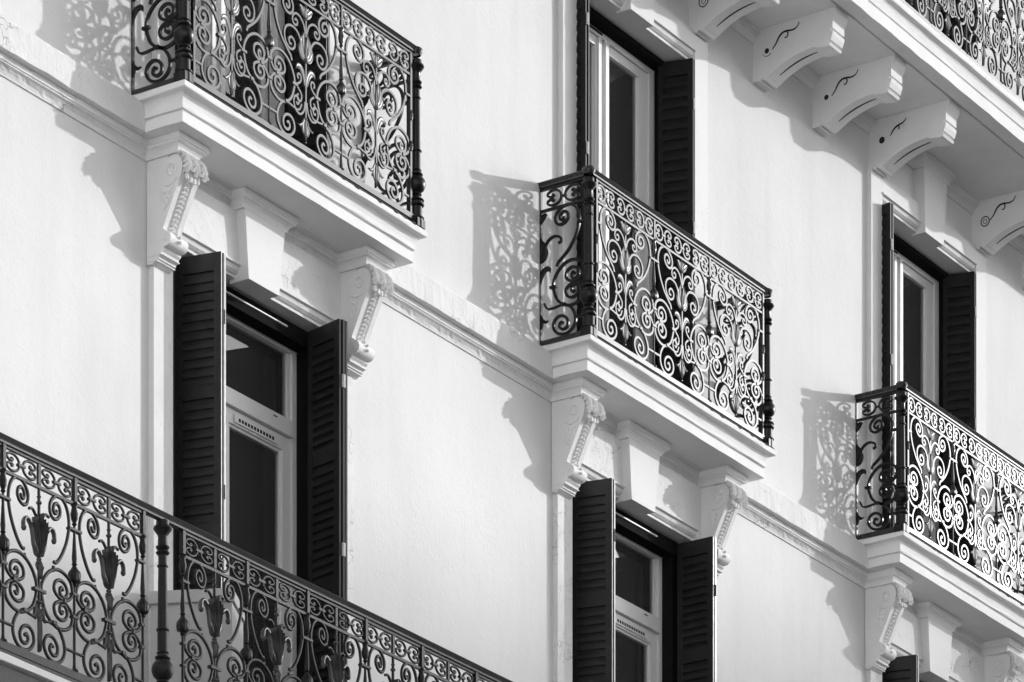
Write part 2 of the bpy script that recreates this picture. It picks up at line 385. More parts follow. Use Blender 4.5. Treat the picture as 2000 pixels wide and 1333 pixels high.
def panel_half(mb, lf, W, H, zt, mp, big, wd, dp, rounded, plain=False, lw=1.0):
    """half a panel: s from 0 (bar) to .5 (stem); mp takes metric a (from the bar) and b (height)."""
    T = lambda pts: [(s*W, zt - t*H) for s, t in pts]
    B = lambda pts, w_=1.0, k=5: mb.bar(cr(T(pts), k), wd*w_, dp, mp, rounded)
    kl = 1.36 if big else 1.0
    if not big:
        B(HEART)
        if plain: B([(.49,.40),(.455,.37),(.44,.30),(.395,.245),(.33,.225),(.27,.245),(.262,.275),(.29,.285)], .9)
        else:
            B(SCUR, .85); B(MED, .9)
            for c in CURLS: B(c, .8)
    else:
        B([(.292,.405) if i == 0 else (s*1.08, t*1.02) for i, (s, t) in enumerate(HEART)])
        B([(.485,.26),(.47,.20),(.435,.165),(.40,.150),(.36,.158)], .8)
    B([(.292,.432),(.305,.462)])
    B(loop(kl), 1.0, 4)
    b2 = [(s*(1.25 if big else 1), t) for s, t in BOT]
    B(b2)
    B([(0,.885),(b2[2][0],.885)], .8, 2)
    B([(b2[0][0],.762),(.36*(1.1 if big else 1),.775),(.41*(1.05 if big else 1),.765),(.44,.72)], .7)
    B([(0,.165),(.068*(1.08 if big else 1),.165)], 1.1, 2)
    # collars
    def collar(s, t, ws, ht):
        mb.obox(mp(s*W, zt - t*H, 0), Vector(mp(1,0,0))-Vector(mp(0,0,0)), Vector((0,0,0)) + (Vector(mp(0,0,1))-Vector(mp(0,0,0)))*(dp*.5+.003), (0,0,0)) if False else None
        u = (Vector(mp(1,0,0)) - Vector(mp(0,0,0))).normalized(); n_ = (Vector(mp(0,0,1)) - Vector(mp(0,0,0))).normalized()
        mb.obox(mp(s*W, zt - t*H, 0), u*ws, n_*(dp/2+.004), Vector((0,0,ht)))
    collar(.105*kl, .612, .010, .009); collar(b2[0][0], .765, .013, .008); collar(.345*kl, .612, .022 if not big else .026, .007)
    collar(.012, .545, .014, .006); collar(.012, .68, .014, .006); collar(.035, .165, .026, .006)
    # leaves of the stem
    Lf = lambda pts, w_, bl=.014: lf.leaf(cr(T(pts), 4), w_*lw, bl, mp)
    if not big:
        Lf([(.5,.40),(.452,.36),(.437,.30),(.455,.235)], .030); Lf([(.5,.36),(.475,.31),(.47,.25),(.482,.205)], .022)
        Lf([(.5,.40),(.445,.385),(.415,.345),(.402,.31)], .022)
        Lf([(.49,.58),(.468,.51),(.43,.468),(.385,.470),(.372,.498)], .026)
        Lf([(.5,.105),(.470,.080),(.432,.050),(.405,.045)], .028, .018); Lf([(.5,.105),(.482,.065),(.465,.03)], .026, .018)
        Lf([(.5,.80),(.478,.84),(.470,.89),(.49,.93)], .026)
        Lf([(.49,.80),(.462,.845),(.42,.87),(.39,.862)], .014)
    else:
        # lily: tall centre leaf, flanking leaves, cup loops and two curled arms
        Lf([(.492,.40),(.470,.34),(.458,.285),(.448,.190)], .015, .03); Lf([(.480,.38),(.445,.335),(.424,.28),(.408,.200)], .013, .026)
        Lf([(.46,.30),(.415,.270),(.372,.240)], .012, .022)
        lf.bar(cr(T([(.498,.412),(.462,.400),(.440,.360),(.437,.315),(.455,.290),(.475,.310),(.480,.355),(.498,.395)]), 4), .010, .030, mp, True)
        lf.bar(cr(T([(.47,.395),(.430,.355),(.415,.300),(.390,.252),(.350,.222),(.310,.222),(.285,.245),(.283,.275)]), 4), .024, .026, mp, True, lambda u: 1.05-.45*u)
        lf.blob(mp(*T([(.287,.282)])[0], 0), (.013, .013, .016), 8, 5)
        Lf([(.5,.80),(.472,.76),(.455,.715),(.47,.69)], .026); Lf([(.49,.72),(.455,.77),(.43,.785),(.40,.78)], .018)
        Lf([(.5,.505),(.468,.485),(.452,.465)], .02)
    # buds on the dividing bar are on the spindle itself

def panel(W, H, zt, big, mp, wd, dp, rounded):
    mb, lf = MB(), MB(1.0 if big else .55)
    lw = 1.0 if big else 1.35
    panel_half(mb, lf, W, H, zt, mp, big, wd, dp, rounded, False, lw)
    mp2 = lambda a, b, n: mp(W - a, b, n)
    panel_half(mb, lf, W, H, zt, mp2, big, wd, dp, rounded, False, lw)
    T = lambda s, t: (s*W, zt - t*H)
    stem = [T(.5, 0), T(.5, .97)]
    mb.bar([stem[0], T(.5,.5), stem[1]], wd*.8, dp, mp, rounded)
    if not big:
        lf.leaf(cr([T(.5,.11), T(.5,.07), T(.5,.02)], 4), .034, .022, mp)
        lf.leaf(cr([T(.5,.42), T(.5,.33), T(.5,.24)], 4), .030, .024, mp)
        lf.leaf(cr([T(.5,.80), T(.5,.87), T(.5,.965)], 4), .030, .022, mp)
        cs = [(.115, .020), (.40, .026), (.805, .02)]
    else:
        lf.leaf(cr([T(.5,.42), T(.5,.30), T(.5,.165)], 4), .018, .04, mp)
        lf.leaf(cr([T(.5,.46), T(.5,.49), T(.5,.55)], 4), .034, .026, mp)
        lf.leaf(cr([T(.5,.79), T(.5,.86), T(.5,.97)], 4), .028, .022, mp)
        cs = [(.43, .024), (.45, .03), (.10, .026), (.065, .02), (.68, .03)]
    for t, r in cs:
        q = mp(*T(.5, t), 0); lf.blob(q, (r*.55, r*.55, r*.42))
    return mb, lf
def frieze(mb, W, n, zb, zt, mp, wd, dp, rounded, dividers):
    for i in range(n):
        a0 = W*i/n; a1 = W*(i+1)/n; cw = (a1-a0)
        for fl in (False, True):
            q = frieze_c(a0 + (0 if not fl else cw*.0), a1, fl)
            mb.bar(cr([(a, zb + (zt-zb)*(1-b)) for a, b in q], 3), wd*.82, dp, mp, rounded)
        c = mp((a0+a1)/2, (zb+zt)/2, 0); u = (Vector(mp(1,0,0)) - Vector(mp(0,0,0))).normalized(); n_ = (Vector(mp(0,0,1)) - Vector(mp(0,0,0))).normalized()
        mb.obox(c, u*cw*.10, n_*(dp/2+.002), (0,0,.006))
        if dividers and i: mb.bar([(a0, zb), (a0, zt)], wd*1.15, dp, mp, False)
def spindle(z0, z1, H, x, y, s=1.0):
    """slim bar with a bud collar, drawn upright"""
    mb = MB(); h = z1 - z0
    r = .0062*s
    zt = z1
    pr = [(.018*s,0),(.018*s,.006),(r*1.3,.014),(r,.03),(r,h-.50*H),
          (r*1.6,h-.495*H),(r*1.9,h-.488*H),(r,h-.482*H),(.020*s,h-.470*H),(.027*s,h-.445*H),(.025*s,h-.415*H),(.014*s,h-.395*H),(r*1.2,h-.375*H),(r*2.0,h-.368*H),(r*1.5,h-.36*H),
          (r*1.8,h-.33*H),(r*.95,h-.20*H),(r*.9,h-.14*H),(r*1.8,h-.13*H),(r*1.1,h-.12*H),(.014*s,h-.10*H),(.017*s,h-.07*H),(.011*s,h-.03*H),(.017*s,h-.01*H),(r,h)]
    mb.lathe(pr, x, y, z0, 10)
    # petals on the bud
    for k in range(6):
        a = 2*math.pi*k/6
        d = Vector((math.cos(a), math.sin(a), 0))
        mb.blob(Vector((x, y, z0 + h - .44*H)) + d*.019*s, (.009*s, .009*s, .026*s), 6, 4)
    return mb
POST = [(.036,0),(.036,.048),(.040,.050),(.040,.056),(.032,.058),(.032,.112),(.036,.116),(.040,.122),(.040,.130),(.034,.134),(.034,.140),(.040,.146),(.037,.154),(.024,.160),(.022,.172),(.030,.178),(.029,.184),(.024,.188),(.030,.194),(.039,.205),(.0445,.222),(.046,.238),(.043,.256),(.034,.272),(.027,.280),(.034,.286),(.034,.292),(.026,.298),(.025,.306),(.029,.310),(.025,.316),(.025,.406),(.030,.411),(.030,.417),(.024,.422),(.0225,.60),(.021,.690),(.026,.695),(.026,.701),(.021,.706),(.021,.745),(.027,.750),(.031,.757),(.028,.764),(.022,.770),(.029,.776),(.031,.784),(.023,.792),(.022,.828),(.026,.838),(.034,.852),(.040,.864),(.038,.874),(.030,.880),(.030,.900)]
POST = [(r + max(0, r - .026)*.35, z) for r, z in POST]

# ------------------------------------------------------------------ small balcony
BG = 'small iron balconies on moulded slabs along the string course'
bal = thing('balcony', 'x', 'balcony', (1.02, 0, 0), BG)
OX = -1.02
SL0, SL1, SYF = 0.0, 2.04, -.234
SLAB = [(0,0),(0,.054),(-.010,.056),(-.010,.064),(.007,.067),(.008,.076),(.001,.079),(.003,.098),(.007,.118),(.014,.132),(.022,.139),(.052,.142),(.055,.147),(.055,.170),(.050,.176)]
m = MB(); m.sweep_u(SLAB, SL0, SL1, SYF, 0.0, .0035)
m.add([(SL0,SYF,0),(SL1,SYF,0),(SL1,0,0),(SL0,0,0)], [(0,1,2,3)])
m.add([(SL0-.05,SYF-.05,.176),(SL1+.05,SYF-.05,.176),(SL1+.05,.088,.180),(SL0-.05,.088,.180)], [(0,1,2,3)])
m.add([(SL0-.05,0.0,.10),(SL0-.05,.088,.10),(SL0-.05,.088,.18),(SL0-.05,0.0,.176),(SL1+.05,0.0,.10),(SL1+.05,.088,.10),(SL1+.05,.088,.18),(SL1+.05,0.0,.176)], [(0,1,2,3),(4,7,6,5)])
m.build('slab', 'slab_edge', bal).location = (OX, 0, 0)

YR = -.252                    # railing plane
FX0, FX1 = .062, 1.978
ZB, ZF0, ZF1, ZH = .238, .985, 1.094, 1.10
PW = (FX1 - FX0)/3; PH = ZF0 - ZB
mpf = lambda a, b, n: (a, n, b)
pm, pl = panel(PW, PH, ZF0, False, mpf, .0132, .0108, False)
frieze(pm, PW, 3, ZF0 + .004, ZF1 - .002, mpf, .0142, .0100, False, False)
pm.box(0, PW, -.0075, .0075, ZF0-.012, ZF0)
pm.box(0, PW, -.0080, .0080, ZF1, ZF1+.014)
pnl = pm.build('front_panel', 'iron', bal); pnl.location = (OX+FX0, YR, 0)
plf = pl.build('leaf_ornament', 'leaf_iron', pnl, False)
for i in (1, 2):
    c = copy_tree(pnl, bal); c.location = (OX+FX0+PW*i, YR, 0)
for i in (0, 3):
    m = MB(); m.box(-.008, .008, -.010, .010, ZB, ZF1+.014)
    for hz in (.30, .52): m.blob((0, -.010, ZF0 - hz*PH), (.012, .008, .03)); 
    m.build('end_bar', 'iron', bal).location = (OX+FX0+PW*i, YR, 0)
sp0 = None
for i in (1, 2):
    m = spindle(ZB, ZF0, PH, 0, 0); m.box(-.0075, .0075, -.008, .008, ZF0, ZF1)
    o_ = m.build('spindle', 'iron', bal, True); o_.location = (OX+FX0+PW*i, YR-.001, 0)
# handrail with wall ends, swept round the three sides
def handrail(path, prof):
    mb = MB(); n = len(prof); vs = []
    for i, p in enumerate(path):
        p = Vector(p); a = (p - Vector(path[i-1])).normalized() if i else None; b = (Vector(path[i+1]) - p).normalized() if i < len(path)-1 else None
        t = ((a or b) + (b or a)).normalized(); nr = Vector((t.y, -t.x)); sc = 1/max(.3, abs(nr.dot(Vector(((a or b).y, -(a or b).x)))))
        for o, z in prof: vs.append((p.x + nr.x*o*sc, p.y + nr.y*o*sc, z))
    fs = [(k*n+i, k*n+(i+1) % n, (k+1)*n+(i+1) % n, (k+1)*n+i) for k in range(len(path)-1) for i in range(n)]
    fs += [tuple(range(n)), tuple((len(path)-1)*n + i for i in range(n))]
    mb.add(vs, fs); return mb
HR = [(-.017,0),(-.017,.009),(-.018,.0105),(-.028,.0265),(-.026,.030),(-.012,.033),(.012,.033),(.026,.030),(.028,.0265),(.018,.0105),(.017,.009),(.017,0)]
xl, xr = .012, 2.028
hr = handrail([(xl, .10), (xl, YR), (xr, YR), (xr, .10)], [(o, ZH+.008+z) for o, z in HR])
for xx in (xl, xr): hr.lathe([(0, .036), (.030, .036), (.038, .030), (.040, .018), (.036, .008), (.030, -.004)], xx + (-.027 if xx < 1 else .002), YR, ZH+.006, 16)
hr.build('handrail', 'iron', bal, False).location = (OX, 0, 0)
# base rail
m = MB(); m.box(.02, 2.02, YR-.012, YR+.012, .210, ZB)
m.box(xl-.010, xl+.012, YR+.03, .095, .186, .232); m.box(xr-.012, xr+.010, YR+.03, .095, .186, .232)
m.build('base_rail', 'iron', bal).location = (OX, 0, 0)
m = MB(); m.box(.03, 2.01, YR-.006, YR+.05, .177, .2105)  # black strip filling the shaded gap under the rail, with foot notches
for xx in (.36, .42, .98, 1.30, 1.42, 1.63, 1.78, 1.87, 1.95): m.box(xx, xx+.020+.012*((xx*7) % 1), SYF-.0575, YR, .166+.004*((xx*13) % 1), .1795)
m.build('bedding_strip', 'groove', bal).location = (OX, 0, 0)
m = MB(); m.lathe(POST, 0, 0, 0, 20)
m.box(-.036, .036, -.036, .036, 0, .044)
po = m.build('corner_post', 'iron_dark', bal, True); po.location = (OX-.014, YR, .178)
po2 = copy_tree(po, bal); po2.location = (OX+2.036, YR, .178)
# return panels (half the front pattern)
SW = .300
def mk_side(x, nm):
    mb, lf = MB(), MB()
    mp = lambda a, b, n: (n, a, b)
    panel_half(mb, lf, PW, PH, ZF0, mp, False, .0155, .013, False, True, 1.5)
    for fl in (False, True):
        q = frieze_c(.02, .285, fl); mb.bar(cr([(a, ZF0 + .004 + (ZF1-ZF0-.006)*(1-b)) for a, b in q], 3), .012, .012, mp)
    mb.box(-.006, .006, .13, .17, ZF0+.045, ZF0+.058)
    mb.box(-.0075, .0075, 0, .31, ZF0-.014, ZF0); mb.box(-.009, .009, 0, .31, ZF1, ZF1+.014)
    mb.box(-.010, .010, -.012, .014, .20, ZF1+.014); mb.box(-.010, .010, .300, .326, .20, ZF1+.014)
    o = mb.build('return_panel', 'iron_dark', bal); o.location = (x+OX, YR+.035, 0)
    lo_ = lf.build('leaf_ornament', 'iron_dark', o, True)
    return o
mk_side(xl, ''); mk_side(xr, '')

# console brackets under the slab
CP = [(YS+.002,-.600),(.050,-.603),(.046,-.598),(.030,-.590),(.018,-.583),(.012,-.578),(.013,-.572),(.002,-.570),(-.006,-.560),(-.012,-.545),(-.018,-.540),(-.022,-.532)]
def console(x0):
    x1 = x0 + .146
    m = MB()
    side = [(YS+.03,-.600),(.050,-.604),(.036,-.596),(.030,-.588),(.012,-.583),(.010,-.573),(-.002,-.566),(-.008,-.551),(-.020,-.541),(-.022,-.530),(-.030,-.530)]
    for k in range(9):           # lower roll
        a = R(-15) - R(k*19); side.append((-.030 + .034*math.sin(a) - .004, -.494 - .034*math.cos(a)*1.05))
    side += [(-.018,-.440),(-.026,-.420),(-.121,-.215),(-.133,-.190)]
    for k in range(9):           # upper scroll
        a = R(-100) + R(k*17); side.append((-.082 + .060*math.sin(a), -.146 + .062*math.cos(a)))
    side += [(-.055,-.083),(YS+.03,-.083)]
    tck = .034
    m.prism_x(side, x0, x0+tck); m.prism_x(side, x1-tck, x1)
    core = [(YS+.03,-.600),(.050,-.604),(.036,-.596),(.030,-.588),(.012,-.583),(.010,-.573),(-.002,-.566),(-.008,-.551),(-.020,-.541),(-.022,-.530),(-.030,-.530)]
    for k in range(9):
        a = R(-15) - R(k*19); core.append((-.030 + .034*math.sin(a) - .004, -.494 - .034*math.cos(a)*1.05))
    core += [(-.010,-.440),(-.016,-.420),(-.111,-.215),(-.122,-.190),(-.125,-.150),(-.11,-.10),(-.055,-.083),(YS+.03,-.083)]
    m.prism_x(core, x0+tck-.001, x1-tck+.001)
    m.sweep_u([(o*.97, z) for o, z in BED], x0-.003, x1+.003, -.112, YW)
    m.add([(x0-.003,-.112,-.082),(x1+.003,-.112,-.082),(x1+.003,YW,-.082),(x0-.003,YW,-.082)], [(0,1,2,3)])
    # foot mouldings: two flat fillets
    m.box(x0-.006, x1+.006, .020, YS+.02, -.592, -.586); m.box(x0-.004, x1+.004, -.010, YS+.02, -.566, -.561)
    # relief on the cheeks: volute ring, crescent and hanging husk
    for xs_, sg in ((x0, -1), (x1, 1)):
        mp = lambda a, b, n, xs_=xs_: (xs_ + n, a, b)
        m.bar(cr([(-.068 + .030*math.cos(R(t))*(1-t/1300), -.158 + .033*math.sin(R(t))*(1-t/1300)) for t in range(0, 560, 40)], 2), .0085, .012, mp, True)
        m.blob((xs_, -.072, -.163), (.005, .008, .008))
        m.bar(cr([(-.108,-.206),(-.080,-.226),(-.040,-.232),(-.010,-.212)], 3), .010, .014, mp, True, lambda u: .4+math.sin(math.pi*u))
        m.bar(cr([(-.088,-.238),(-.070,-.268),(-.060,-.300),(-.048,-.332),(-.030,-.352)], 3), .0085, .012, mp, True)
        m.bar(cr([(-.008,-.235),(-.010,-.270),(-.008,-.300),(-.014,-.332),(-.030,-.352)], 3), .0085, .012, mp, True)
        for (yy, zz) in ((-.062,-.262),(-.030,-.262),(-.050,-.290),(-.022,-.292),(-.036,-.318)): m.blob((xs_, yy, zz), (.007, .010, .012), 6, 4)
        m.blob((xs_, -.036, -.494), (.004, .016, .016)); m.blob((xs_, -.036, -.494), (.007, .006, .006))
    co_ = m.build('console', 'carved', bal, False); co_.location = (OX, 0, 0)
    # bead string
    b = MB()
    n = 11
    for i in range(n):
        u = i/(n-1); b.blob(((x0+x1)/2, -.026 - .094*u, -.428 + .205*u), (.0125, .0125, .0102), 8, 6)
    for k, (yy, zz) in enumerate(((-.052,-.452),(-.070,-.474),(-.072,-.500))): b.blob(((x0+x1)/2, yy, zz), .009, 8, 6)
    b.build('bead_string', 'carved', co_, True)
    # acanthus leaf folded over the top
    a = MB()
    mpx = None
    shell = [(-.086 + .064*math.sin(R(-8 - q*12)), -.152 + .064*math.cos(R(-8 - q*12))) for q in range(10)] + [(-.10,-.19), (-.06,-.10)]
    a.prism_x(shell, x0+.012, x1-.012)
    for k in range(-2, 3):
        xc = (x0+x1)/2 + k*.031; ex = (.012 if k % 2 == 0 else .004)
        def mpl(u, v, n, xc=xc, k=k, ex=ex):
            # u sideways, v along the fold 0..1
            an = R(-8) - v*R(108); rr = .060 + .010*math.sin(math.pi*v) + ex + .020*max(0, v-.7)/.3
            return (xc + u + k*.005*v, -.086 + (rr - n)*math.sin(an), -.152 + (rr - n)*math.cos(an))
        L_ = (1.0 if k % 2 == 0 else .84)
        a.leaf([(0, i/10*L_) for i in range(11)], .015, .018, mpl, .016)
        for v0 in (.12, .34, .54, .70):
            for sg in (-1, 1):
                a.leaf([(sg*.004, v0*L_), (sg*.011, (v0+.09)*L_), (sg*.018, (v0+.14)*L_), (sg*.024, (v0+.21)*L_)], .011, .016, mpl, .014)
    for k in (-1.5, -.5, .5, 1.5):
        xc = (x0+x1)/2 + k*.030
        a.blob((xc, -.149, -.200 - .008*(abs(k) < 1)), (.012, .012, .018), 6, 4)
    a.build('acanthus_leaf', 'carved', co_, True)
console(.121); console(1.770)
BL = ['small balcony nearest the top left, its upper railing cut by the picture edge',
      'small balcony in the middle, full black railing visible in front of the open window',
      'small balcony at the right edge, only its left part and corner post in view']
bal['label'] = BL[0]
for b in (1, 2): dup(bal, (1.02 + b*P, 0, 0), BL[b])

# ------------------------------------------------------------------ long balconies
def long_balcony(zs, x0, x1, label, spx, pw, post_x, big, ironmat, gap, modx, nm_mod):
    t = thing('long_balcony', label, 'balcony', ((x0+x1)/2, 0, zs), 'long balconies running across several windows')
    LX = -(x0+x1)/2
    def put(mb, name, mat, smooth=False, par=None):
        o = mb.build(name, mat, par or t, smooth)
        if par is None: o.location = (LX, 0, 0)
        return o
    m = MB(); YF = -.622
    n = int((x1-x0)/.05); xx = [x0 + (x1-x0)*i/n for i in range(n+1)]
    pr = [(YW,0),(-.505,0),(-.507,.012),(-.523,.012),(-.525,-.006),(YF,-.008),(YF,.068),(YF+.006,.072),(YF+.006,.078),(YF-.003,.082),(YF-.005,.105),(YF-.010,.130),(YF-.018,.148),(YF-.044,.156),(YF-.046,.162),(YF-.046,.192),(YF-.040,.200),(YW,.205)]
    if big: pr = [(YW,.120),(YF+.06,.120),(YF+.05,.150),(YF-.02,.163),(YF-.024,.166),(YF-.024,.196),(YF-.018,.200),(YW,.205)]
    def jt(x, i):
        k = .0035 if i in (5, 6, 14, 15, 16) else .002
        return (k*noise.noise(Vector((x*5, i*2.7, zs))), k*noise.noise(Vector((x*7, i*1.9, zs+4))))
    m.sweep_x(pr, xx, jt)
    m.add([(x0, y, z) for y, z in pr], [tuple(range(len(pr)))]); m.add([(x1, y, z) for y, z in pr], [tuple(range(len(pr)))])
    put(m, 'slab', 'slab_edge')
    if big:
        v = MB(); v.box(x0, x1, YF-.004, YF+.022, -.30, .1495); put(v, 'valance', 'old_iron')  # dark strip added for the deep shade under the lower slab
    # brackets
    first = None
    for k, mx in enumerate(modx):
        kind = nm_mod[k] if k < len(nm_mod) else 'hole'
        b = MB(); wd = .150
        side = [(YW,-.001),(-.498,-.001),(-.500,-.028),(-.492,-.052),(-.478,-.075),(-.474,-.084),(-.474,-.126),(-.458,-.129),(-.458,-.139),(-.476,-.142),(-.472,-.165),(-.460,-.194),(-.444,-.197),(-.444,-.206),(-.458,-.209),(-.450,-.224),(-.436,-.229),(-.352,-.218),(-.345,-.208)]
        for i in range(1, 11):
            u = i/10; side.append((-.345 + .318*u, -.208 - .012*u - .072*u*u - .014*u**4))
        side += [(-.012,-.312),(.000,-.322),(.014,-.322),(.022,-.312),(.026,-.308),(.030,-.322),(.044,-.326),(.050,-.318),(YW,-.322)]
        b.prism_x(side, mx, mx+wd)
        bo = put(b, 'modillion', 'carved')
        if big: bo.location.z = .119
        bo['label'] = 'modillion with carved rings and a scroll' if kind == 'ring' else ('modillion with a bored hole and a short scroll' if k == 4 else 'modillion with a bored hole and a long scroll')
        gz = MB()
        for xs_ in (mx, mx+wd):
            sg = -1 if xs_ == mx else 1
            mp = lambda a, c, n_, xs_=xs_, sg=sg: (xs_ + sg*.0015 + n_, a, c)
            q = [(-.050,-.150),(-.075,-.122),(-.098,-.085),(-.125,-.064),(-.158,-.062),(-.195,-.066),(-.225,-.055),(-.240,-.030)]
            if k == 4: q = [(-.072,-.132),(-.10,-.095),(-.13,-.078),(-.165,-.068),(-.190,-.045)]
            gz.bar(cr(q, 5), .0085, .003, mp, False, lambda u: .55 + .75*math.sin(math.pi*min(1, u*1.1)))
            if kind != 'short': gz.bar(cr([(-.150,-.062),(-.162,-.080),(-.152,-.100),(-.138,-.098)] if k != 4 else [(-.132,-.078),(-.138,-.098),(-.132,-.104)], 4), .007, .003, mp)
            if kind == 'hole':
                rr = .016 if k != 4 else .021
                ring = [(-.012 + rr*math.cos(2*math.pi*j/18), -.150 + rr*1.05*math.sin(2*math.pi*j/18)) for j in range(18)]
                if k == 4: ring = [(a - .0, c + .004) for a, c in ring]
                gz.add([mp(a, c, .0008*sg) for a, c in ring], [tuple(range(18))])
                gz.bar([(-.012 + .030*math.cos(R(j*12-150)), -.155 + .028*math.sin(R(j*12-150))) for j in range(12)], .003, .0025, mp) if k == 2 else None
            else:
                for rr, ww in ((.031, .006), (.014, .0025)):
                    gz.bar([(-.012 + rr*math.cos(2*math.pi*j/24), -.150 + rr*1.05*math.sin(2*math.pi*j/24)) for j in range(25)], ww, .003, mp)
        gz.bar([(0,0)]*2, .0001, .0001, lambda a, c, n_: (mx+wd/2, 0, -.15)) if False else None
        # groove along the middle of the curved underside
        arc = [(-.330 + .27*i/14) for i in range(15)]
        vs = []; 
        for yv in arc:
            u = (yv + .345)/.318; zv = -.208 - .012*u - .072*u*u - .014*u**4 - .0015
            hw = .0048*(.5 + .9*math.sin(math.pi*(yv + .330)/.27)**.6)
            vs += [(mx+wd*.5-hw, yv, zv), (mx+wd*.5+hw, yv, zv), (mx+wd*.5+hw, yv, zv+.004), (mx+wd*.5-hw, yv, zv+.004)]
        gz.add(vs, [(4*i, 4*i+1, 4*i+5, 4*i+4) for i in range(14)] + [(4*i+1, 4*i+2, 4*i+6, 4*i+5) for i in range(14)] + [(4*i+3, 4*i, 4*i+4, 4*i+7) for i in range(14)])
        gz.build('carved_scroll', 'groove', bo)
    # railing
    yr = -.602; zt0 = .205; H = .79 if big else .79
    zb = .270; zf0 = zb + H; zf1 = zf0 + .100
    proto = None
    mp = mpf
    pm, pl = panel(pw, H, zf0, True if big else False, mp, .0185 if big else .0130, .016 if big else .0135, big)
    frieze(pm, pw, 2 if big else 2, zf0 + .004, zf1 - .002, mp, .0165 if big else .0125, .013, big, True)
    pm.box(0, pw, -.008, .008, zf0-.014, zf0); pm.box(0, pw, -.008, .008, zf1, zf1+.016)
    pm.box(-.009, .009, -.010, .010, zf0, zf1+.010)
    a0 = put(pm, 'railing_panel', ironmat, big); pl.build('leaf_ornament', 'old_leaf' if big else 'leaf_iron', a0, big)
    a0.location = (LX+spx[0], yr, 0)
    for px_ in spx[1:]:
        c = copy_tree(a0, t); c.location = (LX+px_, yr, 0)
    ends = []
    for px_ in spx:
        for q in (px_, px_+pw):
            if not any(abs(q-e) < .02 for e in ends): ends.append(q)
    s0 = None
    for q in ends:
        if s0 is None:
            mm = spindle(zb, zf0, H, 0, 0, 1.15); mm.box(-.010, .010, -.0115, .0115, zf0, zf1+.012); s0 = put(mm, 'spindle', ironmat, True)
            s0.location = (LX+q, yr-.002, 0)
        else:
            c = s0.copy(); C.objects.link(c); c.parent = t; c.location = (LX+q, yr-.002, 0)
    m = MB(); xa, xb = min(ends)-.9, max(ends)+.9
    nn = int((xb-xa)/.12)
    for k in range(nn):
        pass
    m.sweep_x([(yr + o, zf1 + .014 + z*1.15) for o, z in HR + [HR[0]]], [xa + (xb-xa)*i/nn for i in range(nn+1)], lambda x, i: (.0015*noise.noise(Vector((x*2.2, 1, zs))), .004*noise.noise(Vector((x*1.1, 7, zs)))))
    put(m, 'handrail', ironmat, True)
    m = MB(); m.box(xa, xb, yr-.014, yr+.014, .232, zb); m.box(xa, xb, yr-.010, yr+.030, .2055, .2325)
    put(m, 'base_rail', 'old_iron' if big else 'base_iron')
    for q in post_x:
        mm = MB(); sc = (zf1 + .014 - .206)/.900
        mm.lathe([(r*1.02, z*sc) for r, z in POST], 0, 0, 0, 20); mm.box(-.04, .04, -.04, .04, 0, .03)
        put(mm, 'post', ironmat, True).location = (LX+q, yr, .206)
    return t
ptch = .512
LOWP = [-.795 - .519*k for k in (3, 2, 1)] + [-.484 + ptch*k for k in range(0, 7)]
long_balcony(-3.425, -5, 13, 'long balcony at the bottom left, dark railing with rounded scrolls and a turned post', LOWP, .516, [-.640], True, 'old_iron', 0, [-2.7, -1.95, -1.2, -.45, .3], ['hole']*5)
UPPS = [5.30 + .5*k for k in range(0, 13)]
long_balcony(2.975, -3, 18, 'long balcony at the top right, seen from below on scrolled modillions', UPPS, .5, [], False, 'iron', 0,
             [4.72, 5.485, 6.262, 7.025, 7.772, 9.252, 10.02, 3.98], ['ring', 'ring', 'hole', 'hole', 'hole', 'ring', 'hole', 'hole'])

